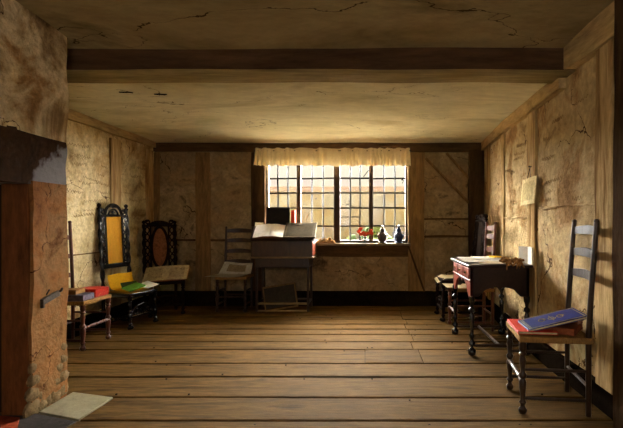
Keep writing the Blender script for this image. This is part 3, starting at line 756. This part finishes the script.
loose('white folded paper on the corner of the cane chair', on(chB, .13, -.12, .420), tilt(14, 6, 70), .17, .17, 'paper', .012)
# chair C: open illustrated book
open_book('open illustrated book with yellowed pages on the oval-backed chair', (-2.40, 5.56, .505), (R(42), R(-3), R(8)), .50, .23, 'dunpaper2', 'brown', prints=True)
# chair D: open newspaper draped up the back
t = thing('newspaper', 'open illustrated newspaper curling up on the ladder-back chair', 'newspaper', (-1.70, 5.92, .447), R(6))
def nw(u, v):
    x = (u-.5)*(.46-.10*v)+.08*v-.03
    if v < .5: return (x-.04*(1-2*v), -.215+.285*(v/.5), .002+.006*math.sin(u*6+1)+.03*max(0, u-.8))
    k = (v-.5)/.5; return (x, .07+.07*math.sin(k*PI/2), .005+.15*k*(1-.12*u)+.006*math.sin(u*6+1))
m = MB(); m.sheet(nw, 16, 22, (0, .001, .0015)); m.build('sheet', 'greypaper', t)
m = MB(); m.sheet(lambda u, v: V(nw(.2+.6*u, .60+.3*v))+V((0, -.003, .003)), 8, 8, (0, .0008, 0)); m.build('print', 'print', t)
# chair E and F papers
loose('pale paper covering the seat of the far ladder-back chair', (1.03, 4.93, .446), (0, 0, R(-90)), .30, .36, 'dunpaper', .004)
m = MB()
m.sheet(lambda u, v: ((u-.5)*.40, -.24+.40*v, (.004+.012*math.sin(u*7)*(1-v))-(.05*max(0, .2-v)/.2)), 14, 14, (0, 0, -.0015))
o = m.build('paper_sheet', 'dunpaper'); o.location = (1.08, 5.44, .481); o.rotation_euler = (0, 0, R(-90)); tag(o, 'pale papers drooping over the front of the tall corner chair seat', 'paper')
# chair G books
zg = .459
book('bright red book lying flat on the foreground chair', on(chG, -.01, -.09, zg), (0, 0, R(-97+90)), .23, .36, .018, 'red')
book('brown book propped under the raised end of the blue book', on(chG, .03, .10, zg), (0, 0, R(-97+62)), .17, .26, .041, 'brown', edge='brown')
tilt = math.asin(.085/.34)
book('large blue book with gilt device tilted on top of the red book', (1.165, 2.865, .515), (R(1), -tilt, R(-4)), .36, .25, .016, 'blue', emblem=True)

# ------------------------------------------------------------------ writing desk
dk = thing('writing_desk', 'tall dark writing desk with sloping top beside the window', 'desk', (-1.04, 5.95, 0))
XL, XR, YF, YB = -.335, .335, -.17, .20
for s, y, nm in ((XL, YF, 1), (XR, YF, 1), (XL, YB, 0), (XR, YB, 0)):
    m = MB(); m.box(s-(0 if s < 0 else .026), s+(.026 if s < 0 else 0), y-(0 if nm else .026), y+(.026 if nm else 0), 0, .60); m.build('leg', 'oak', dk, bevel=.004)
m = MB(); m.box(XL-.003, XR+.003, YF-.004, YB+.004, .555, .69); m.build('apron', 'darkmahog', dk, bevel=.004)
m = MB(); m.box(XL+.06, XR-.06, YF-.012, YF-.002, .575, .672)
dr = m.build('drawer', 'darkmahog', dk, bevel=.003)
for x in (-.12, .12):
    m = MB(); m.ball((x, YF-.02, .625), .012, 8); m.build('knob', 'iron', dr)
BX0, BX1 = XL-.045, XR+.045
m = MB(); pts = [(-.21, .69), (.22, .69), (.22, 1.075), (.06, 1.075), (-.21, .89)]
m.prism(pts, (BX0, 0, 0), (0, 1, 0), (0, 0, 1), (BX1-BX0, 0, 0)); m.build('slope_box', 'oak', dk, bevel=.004)
m = MB(); m.box(BX0-.015, BX1+.015, -.225, .225, .675, .695); m.build('moulding', 'sill', dk, bevel=.005)
sl = math.atan2(.185, .27)
m = MB(); m.box(BX0-.02, BX1+.02, -.245, .085, 0, .016); lid = m.build('lid', 'oak', dk, bevel=.004)
lid.location = (0, 0, .89+.21*math.tan(sl)); lid.rotation_euler = (sl, 0, 0)
m = MB(); m.box(BX1-.001, BX1+.004, -.19, .21, .71, .87); o = m.build('side_panel', 'mahogany', dk, bevel=.002); o['label'] = 'reddish side panel'
m = MB(); m.box(XL+.02, XR-.02, YF+.004, YF+.03, .09, .115); m.build('stretcher', 'sill', dk, bevel=.003)
m = MB(); m.box(XL+.02, XR-.02, YF+.002, YF+.03, .004, .022); m.build('stretcher', 'sill', dk, bevel=.003)
for s in (XL+.017, XR-.017):
    m = MB(); m.box(s-.012, s+.012, YF+.02, YB-.02, .09, .115); m.build('stretcher', 'oak', dk, bevel=.003)
m = MB(); m.box(XL+.02, XR-.02, YB-.03, YB-.006, .09, .115); m.build('stretcher', 'oak', dk, bevel=.003)
def on_slope(x, s, h=0.0):   # s metres up the slope from the lid's hinge line origin
    zc = .89+.21*math.tan(sl)+.016/math.cos(sl)
    return (-1.04+x, 5.95+s*math.cos(sl)-h*math.sin(sl), zc+s*math.sin(sl)+h*math.cos(sl))
open_book('open book with white pages on the sloping desk', on_slope(-.17, -.09, .001), (sl, 0, R(0)), .40, .27, 'paper', 'brown', prints=False, th=.034)
t = thing('portfolio', 'grey-brown portfolio board lying open on the sloping desk', 'portfolio', on_slope(.21, -.075, .001), rot=(sl, 0, R(0)))
m = MB(); m.box(-.20, .20, -.155, .17, 0, .02); m.build('board', 'folio', t, bevel=.003)
m = MB(); m.box(-.165, .165, -.12, .14, .0205, .0225); m.build('sheet', 'duskpaper', t)
m = MB(); m.box(.2, .206, -.155, .17, -.0, .024); m.build('spine', 'palewood', t)
m = MB(); m.tube([(-.12+.03*k, .105+.012*math.sin(k*1.7), .026) for k in range(7)], .003, 6)
o = m.build('spectacle_cord', 'iron'); o.location = on_slope(.21, -.075, .0); o.rotation_euler = (sl, 0, 0); o.name = 'dark_cord'; tag(o, 'thin dark cord lying on the portfolio sheet', 'cord')
t = thing('black_folio', 'black upright folio standing on the writing desk before the window', 'book', (-1.143, 6.04, 1.0755), rot=(0, 0, R(2)))
m = MB(); m.box(-.15, .15, 0, .006, 0, .25); m.box(-.15, .15, .034, .04, 0, .25); m.box(-.15, -.144, 0, .04, 0, .25); m.build('cover', 'black', t, bevel=.002)
m = MB(); m.box(-.143, .145, .006, .034, .004, .245); m.build('pages', 'oldpaper', t)
t = thing('red_book', 'narrow red book standing beside the black upright folio', 'book', (-.945, 6.02, 1.0755))
m = MB(); m.box(-.024, -.018, -.0, .13, 0, .21); m.box(.018, .024, 0, .13, 0, .21); m.box(-.024, .024, -.005, .003, 0, .21); m.build('cover', 'red', t, bevel=.002)
m = MB(); m.box(-.018, .018, .003, .125, .003, .2); m.build('pages', 'oldpaper', t)
loose('pale folded paper at the upper corner of the writing desk', on_slope(-.34, .068, .004), (sl, 0, R(12)), .11, .09, 'oldpaper', .004)
t = thing('inkwell', 'small dark inkwell with a quill on the writing desk', 'inkwell', (-.80, 6.07, 1.0755))
m = MB(); m.lathe((0, 0, 0), (0, 0, .04), [(0, .022), (.3, .026), (.7, .022), (.85, .014), (1, .016)], 12); m.build('pot', 'iron', t)
m = MB(); m.tube([(0, 0, .02), (.02, 0, .09), (.05, 0, .15), (.075, 0, .19)], [.002, .003, .009, .003], 6); m.build('quill', 'feather', t)
# board under the desk
t = thing('framed_board', 'dark framed board leaning under the writing desk', 'picture', (-1.07, 5.90, .012), rot=(R(-10), R(-9), R(0)))
m = MB(); m.box(-.20, .20, .004, .016, .03, .30); m.build('panel', 'slate', t)
m = MB()
for b in ((-.215, .215, 0, .022, .0, .022), (-.215, .215, 0, .022, .293, .315), (-.215, -.197, 0, .022, .02, .295), (.197, .215, 0, .022, .02, .295)): m.box(*b)
m.build('frame', 'timber', t, bevel=.003)

# ------------------------------------------------------------------ carved table (right)
TX0, TX1, TY0, TY1 = .865, 1.41, 3.85, 4.66
tb = thing('carved_table', 'red mahogany side table with arched apron and ball feet', 'table', ((TX0+TX1)/2, (TY0+TY1)/2, 0))
ax, ay = (TX1-TX0)/2, (TY1-TY0)/2
m = MB(); m.box(-ax, ax, -ay, ay, .745, .768); m.build('tabletop', 'darkmahog', tb, bevel=.006)
ix, iy = ax-.025, ay-.03
def apron_poly(L_, drop, arch, n=12):
    p = [(0, .745), (0, drop), (.07, drop)]
    a0, a1 = .10, L_-.10
    for k in range(n+1):
        x = a0+(a1-a0)*k/n; h = arch*(math.sin(PI*k/n)**.5 if 0 < k < n else 0)
        if abs(k-n/2) < 1: h -= .03
        p.append((x, drop+.03+h))
    p += [(L_-.07, drop), (L_, drop), (L_, .745)]
    return p
m = MB(); m.prism(apron_poly(2*iy, .47, .12), (-ix, iy, 0), (0, -1, 0), (0, 0, 1), (.022, 0, 0)); fa = m.build('front_apron', 'mahogany', tb, bevel=.003)
m = MB(); m.prism(apron_poly(2*iy, .47, .12), (ix-.022, iy, 0), (0, -1, 0), (0, 0, 1), (.022, 0, 0)); m.build('back_apron', 'darkmahog', tb, bevel=.003)
for y in (-iy, iy-.022):
    m = MB(); m.prism(apron_poly(2*ix, .50, .05), (-ix, y, 0), (1, 0, 0), (0, 0, 1), (0, .022, 0)); m.build('side_apron', 'darkmahog', tb, bevel=.003)
for k in range(3):
    L_ = 2*iy; y0 = -iy+.03+k*(L_-.06)/3+.01; y1 = -iy+.03+(k+1)*(L_-.06)/3-.01
    m = MB(); m.box(-ix-.008, -ix+.004, y0, y1, .645, .735); d_ = m.build('drawer', 'mahogany', tb, bevel=.004)
    m = MB(); m.ball((-ix-.016, (y0+y1)/2, .69), .011, 8); m.build('knob', 'gold', d_)
m = MB(); m.box(-ix-.01, -ix+.004, -iy, iy, .628, .638); m.build('moulding', 'walnut', tb, bevel=.003)
LEGP = [(0, .9), (.02, 1.9), (.06, 2.2), (.10, 2.0), (.13, .9), (.16, .8), (.19, 1.7), (.22, 1.7), (.25, .9), (.29, .8), (.33, 1.5), (.36, .9), (.42, .85), (.55, 1.2), (.66, 1.5),
        (.72, .8), (.75, 1.7), (.79, 1.7), (.82, .8), (.87, 1.1), (.92, 1.7), (1, 1.7)]
for sx in (-1, 1):
    for sy in (-1, 1):
        m = MB(); m.lathe((sx*(ix-.015), sy*(iy-.015), 0), (sx*(ix-.015), sy*(iy-.015), .50), [(t_, k*.0155) for t_, k in LEGP], 14); m.build('leg', 'ebony', tb)
for sy in (-1, 1):
    m = MB(); m.tube([(-ix+.02, sy*(iy-.015), .085), (0, sy*(iy-.015), .085), (ix-.02, sy*(iy-.015), .085)], [.011, .016, .011], 8); m.build('stretcher', 'oak', tb)
m = MB(); m.tube([(0, -iy+.015, .085), (0, iy-.015, .085)], .013, 8); m.build('stretcher', 'oak', tb)
zt = .7685
random.seed(11)
pl = [(1.02, 4.02), (1.14, 4.18), (.98, 4.30), (1.20, 4.38), (1.02, 4.52), (1.18, 4.56), (1.10, 3.98), (.97, 4.13), (1.24, 4.15)]
for k, (x, y) in enumerate(pl):
    loose('loose grey-white sheet among the papers covering the carved table', (x, y, zt+.0018*k), (0, 0, random.uniform(-.6, .6)), .20, .26,
          ('greypaper', 'paper', 'oldpaper', 'greypaper')[k % 4], .001, group='loose sheets covering the carved table', seed=k, th=.0012)
m = MB(); m.box(-.035, .035, -.05, .05, 0, .014); o = m.build('yellow_booklet', 'yellow', bevel=.002); o.location = (1.255, 4.44, zt+.02); o.rotation_euler = (0, 0, R(25)); tag(o, 'small yellow booklet on the carved table near the right-hand wall', 'booklet')
# brown bundle drooping over the near edge
m = MB(); random.seed(5)
for k in range(9):
    x = -.07+.018*k; y = random.uniform(-.01, .05)
    m.tube([(x+random.uniform(-.03, .03), .07+y, .012), (x, .02+y*.5, .03+random.uniform(0, .02)), (x+random.uniform(-.02, .02), -.03, .016), (x+random.uniform(-.02, .02), -.052, -.005-random.uniform(0, .045))],
           [.008, .015, .012, .005], 7)
for k in range(16):
    m.ball((random.uniform(-.08, .08), random.uniform(-.03, .07), .02+random.uniform(0, .02)), random.uniform(.012, .02), 8, (1.2, 1, .7))
o = m.build('brown_bundle', 'bundle'); o.location = (1.245, 3.895, zt+.006); tag(o, 'crumpled brown dried bundle drooping over the carved table\'s near edge', 'bundle')
# open book standing against the wall
t = thing('standing_book', 'open white-paged book standing upright against the wall on the table', 'book', (1.40, 3.94, zt+.002), rot=(0, 0, R(-76)))
for s, a in ((-1, R(12)), (1, R(16))):
    dx, dy = s*math.cos(a), -math.sin(a)
    m = MB(); m.prism([(0, 0), (.108, .0), (.11, .15), (0, .15)], (0, 0, 0), (dx, dy, 0), (0, 0, 1), (0, .006, 0)); m.build('cover', 'oldpaper', t)
    m = MB(); m.prism([(.002, .004), (.104, .004), (.105, .146), (.002, .146)], (0, -.007, 0), (dx, dy, 0), (0, 0, 1), (0, .006, 0)); m.build('page', 'paper', t)

# ------------------------------------------------------------------ hanging paper on the right wall
t = thing('hanging_paper', 'yellowed paper sheet hanging from a cord on the right-hand wall', 'paper', (right_x(3.98)-.03, 3.98, 1.39))
m = MB(); m.sheet(lambda u, v: (-.012-.02*(1-v)-.006*math.sin(u*PI), .17-.34*u, -.115+.23*v+.012*u), 8, 8, (.006, 0, 0)); m.build('sheet', 'hangpaper', t)
m = MB(); m.sheet(lambda u, v: (-.0135-.02*(.85-.7*v)-.006*math.sin((.12+.76*u)*PI), .13-.26*u, -.08+.16*v+.012*u), 6, 6, (.0008, 0, 0)); m.build('print', mottle('faded_print', [(186, 166, 114), (204, 186, 134)], 20, bump=0), t)
m = MB(); m.tube([(-.014, .05, .10), (-.004, .0, .215), (-.014, -.04, .10)], .003, 6); m.build('cord', 'iron', t)
m = MB(); m.tube([(.04, 0, .215), (-.012, 0, .22)], .004, 6); m.ball((-.012, 0, .22), .008, 8); m.build('nail', 'iron', t)

# ------------------------------------------------------------------ things on the window sill
ZS = WZ0
t = thing('flower_vase', 'small glass vase of red flowers on the window sill', 'vase', (.0, 6.225, ZS))
m = MB(); m.lathe((0, 0, 0), (0, 0, .10), [(0, .026), (.05, .03), (.3, .034), (.6, .026), (.85, .024), (1, .032)], 14); m.build('vase', 'vaseglass', t)
random.seed(2)
for k, (x, z) in enumerate(((-.085, .155), (-.05, .12), (-.02, .14), (.01, .115), (.045, .13), (.075, .165), (.09, .13), (-.06, .19), (-.005, .105))):
    st = MB(); st.tube([(0, 0, .03), (x*.3, -.005, .08), (x, -.01, z)], .002, 5); s_ = st.build('stem', 'leaf', t)
    m = MB()
    for q in range(6):
        a = 2*PI*q/6+k; m.ball((x+.015*math.cos(a), -.012+.008*math.sin(a*2), z+.013*math.sin(a)), .013, 6, (1, .7, 1))
    m.ball((x, -.02, z), .008, 6); m.build('flower', 'petal', s_)
m = MB()
for k in range(9):
    a = random.uniform(-1.2, 1.2); r_ = random.uniform(.06, .15)
    p = V((r_*math.sin(a), 0, .09+r_*math.cos(a)*.8)); m.ball(p, .016, 6, (.8, .3, 1.3))
m.build('leaves', 'leaf', t)
def jar(label, x, mat):
    t = thing('covered_jar', label, 'jar', (x, 6.225, ZS))
    m = MB(); m.lathe((0, 0, 0), (0, 0, .17), [(0, .05), (.05, .056), (.12, .044), (.2, .05), (.45, .066), (.65, .062), (.8, .042), (.9, .03), (1, .034)], 18); m.build('body', mat, t)
    m = MB(); m.lathe((0, 0, .17), (0, 0, .24), [(0, .036), (.2, .034), (.45, .02), (.6, .016), (.75, .023), (.9, .02), (1, .004)], 14); m.build('lid', mat, t)
    for s in (-1, 1):
        m = MB(); m.tube([(s*.038, 0, .145), (s*.066, 0, .15), (s*.078, 0, .12), (s*.062, 0, .085)], .007, 7); m.build('handle', mat, t)
jar('brown-grey lidded jar on the sill beside the red flowers', .235, 'jarbrown')
jar('blue lidded jar at the right end of the window sill', .455, 'jarblue')
m = MB()
def cl(u, v):
    x = (u-.5)*.27; y = (v-.5)*.13
    e = max(0, 1-(2*u-1)**2)*max(0, 1-(2*v-1)**2)
    return (x, y, .004+.075*e**.6*(.55+.9*abs(noise.noise(V((u*5, v*4, 2)))))+.02*e*noise.noise(V((u*14, v*9, 4))))
m.sheet(cl, 36, 20, (0, 0, -.004)); o = m.build('crumpled_cloth', 'bundle'); o.location = (-.53, 6.22, ZS+.0005); tag(o, 'crumpled brown cloth on the sill beside the writing desk', 'cloth')

# ------------------------------------------------------------------ outside the window
m = MB(); m.box(-30, 30, 6.46, 60, -.35, -.2); struct(m, 'ground', 'ground', 'pale street outside the window', 'ground')
ho = thing('house', 'pale limewashed house with pinkish roof across the street', 'house', (0, 0, 0))
m = MB(); m.box(-9.5, 6.6, 15, 18, -.2, 2.2); m.build('wall', 'house', ho)
m = MB(); m.box(-9.6, 6.7, 14.9, 15, 2.14, 2.28); m.box(-9.6, 6.7, 15, 18, 2.2, 2.24); m.build('roof', 'tiles', ho)
for x in (-3.6, -1.6, 2.2):
    m = MB(); m.box(x, x+.6, 14.97, 15.02, .7, 1.5); m.build('window', 'house', ho)
def bush(label, loc, r, seed):
    m = MB(); random.seed(seed)
    for k in range(46):
        a = random.uniform(0, 2*PI); q = r*random.random()**.5; z = random.uniform(.1, 1)*r*1.5*(1-.5*q/r)
        c = V((q*math.cos(a), q*math.sin(a)*.6, z)); st = len(m.v); m.ball(c, r*random.uniform(.16, .3), 8)
        for i in range(st, len(m.v)):
            p = m.v[i]; m.v[i] = p+(p-c)*noise.noise(p*6)*.5
    o = m.build('bush', 'bush'); o.location = loc; tag(o, label, 'bush')
bush('pale green bush outside behind the red flowers', (.1, 12.2, -.2), .8, 4)
bush('low green bush outside behind the blue jar', (1.75, 12.6, -.2), .62, 9)

# ------------------------------------------------------------------ light
SUN_A, SUN_B = 245, 190
w = bpy.data.worlds.new('World'); bpy.context.scene.world = w; w.use_nodes = True
nt = w.node_tree; N = nt.nodes; L = nt.links
bg = N['Background']; tc = N.new('ShaderNodeTexCoord'); sp = N.new('ShaderNodeSeparateXYZ'); L.new(tc.outputs['Generated'], sp.inputs[0])
cr = N.new('ShaderNodeValToRGB'); el = cr.color_ramp.elements
el[0].position = .0; el[0].color = (.95, .86, .68, 1); el[1].position = .6; el[1].color = (1, .97, .90, 1)
L.new(sp.outputs['Z'], cr.inputs['Fac']); L.new(cr.outputs['Color'], bg.inputs['Color']); bg.inputs['Strength'].default_value = .88
for nm, dx, en in (('sun', -.75, SUN_A), ('added_sun', .75, SUN_B)):  # second sun is an added lamp, lighting the right wall through the window
    sd = bpy.data.lights.new(nm, 'SUN'); sd.energy = en; sd.angle = R(95); sd.color = (.98, 1, .99)
    so = bpy.data.objects.new(nm, sd); C.objects.link(so)
    so.rotation_euler = V((dx, -1, -.34)).to_track_quat('-Z', 'Y').to_euler(); so.location = (-dx*12, 12, 6)
ad = bpy.data.lights.new('front_fill_light', 'AREA'); ad.shape = 'RECTANGLE'; ad.size = 1.3; ad.size_y = 1.0; ad.energy = 27; ad.color = (1, .96, .88)  # fill lamp added behind the camera; the front wall has no opening
ao = bpy.data.objects.new('front_fill_light', ad); C.objects.link(ao); ao.location = (-.2, -.78, 1.55); ao.rotation_euler = (R(90), 0, 0)

# ------------------------------------------------------------------ camera
cd = bpy.data.cameras.new('camera'); co = bpy.data.objects.new('camera', cd); C.objects.link(co)
co.location = (0, 0, 1.13); co.rotation_euler = (R(90), 0, 0)
cd.sensor_width = 36; cd.lens = 36*460/623; cd.shift_x = -53.5/623; cd.shift_y = 8/623; cd.clip_start = .05
sc = bpy.context.scene; sc.camera = co
vs = sc.view_settings; sc.display_settings.display_device = 'sRGB'
vs.view_transform = 'Standard'; vs.look = 'None'; vs.gamma = 1; vs.use_curve_mapping = False; vs.exposure = 0.38
sc.cycles.max_bounces = 10; sc.cycles.diffuse_bounces = 6; sc.cycles.use_denoising = True
sc.cycles.caustics_reflective = False; sc.cycles.caustics_refractive = False
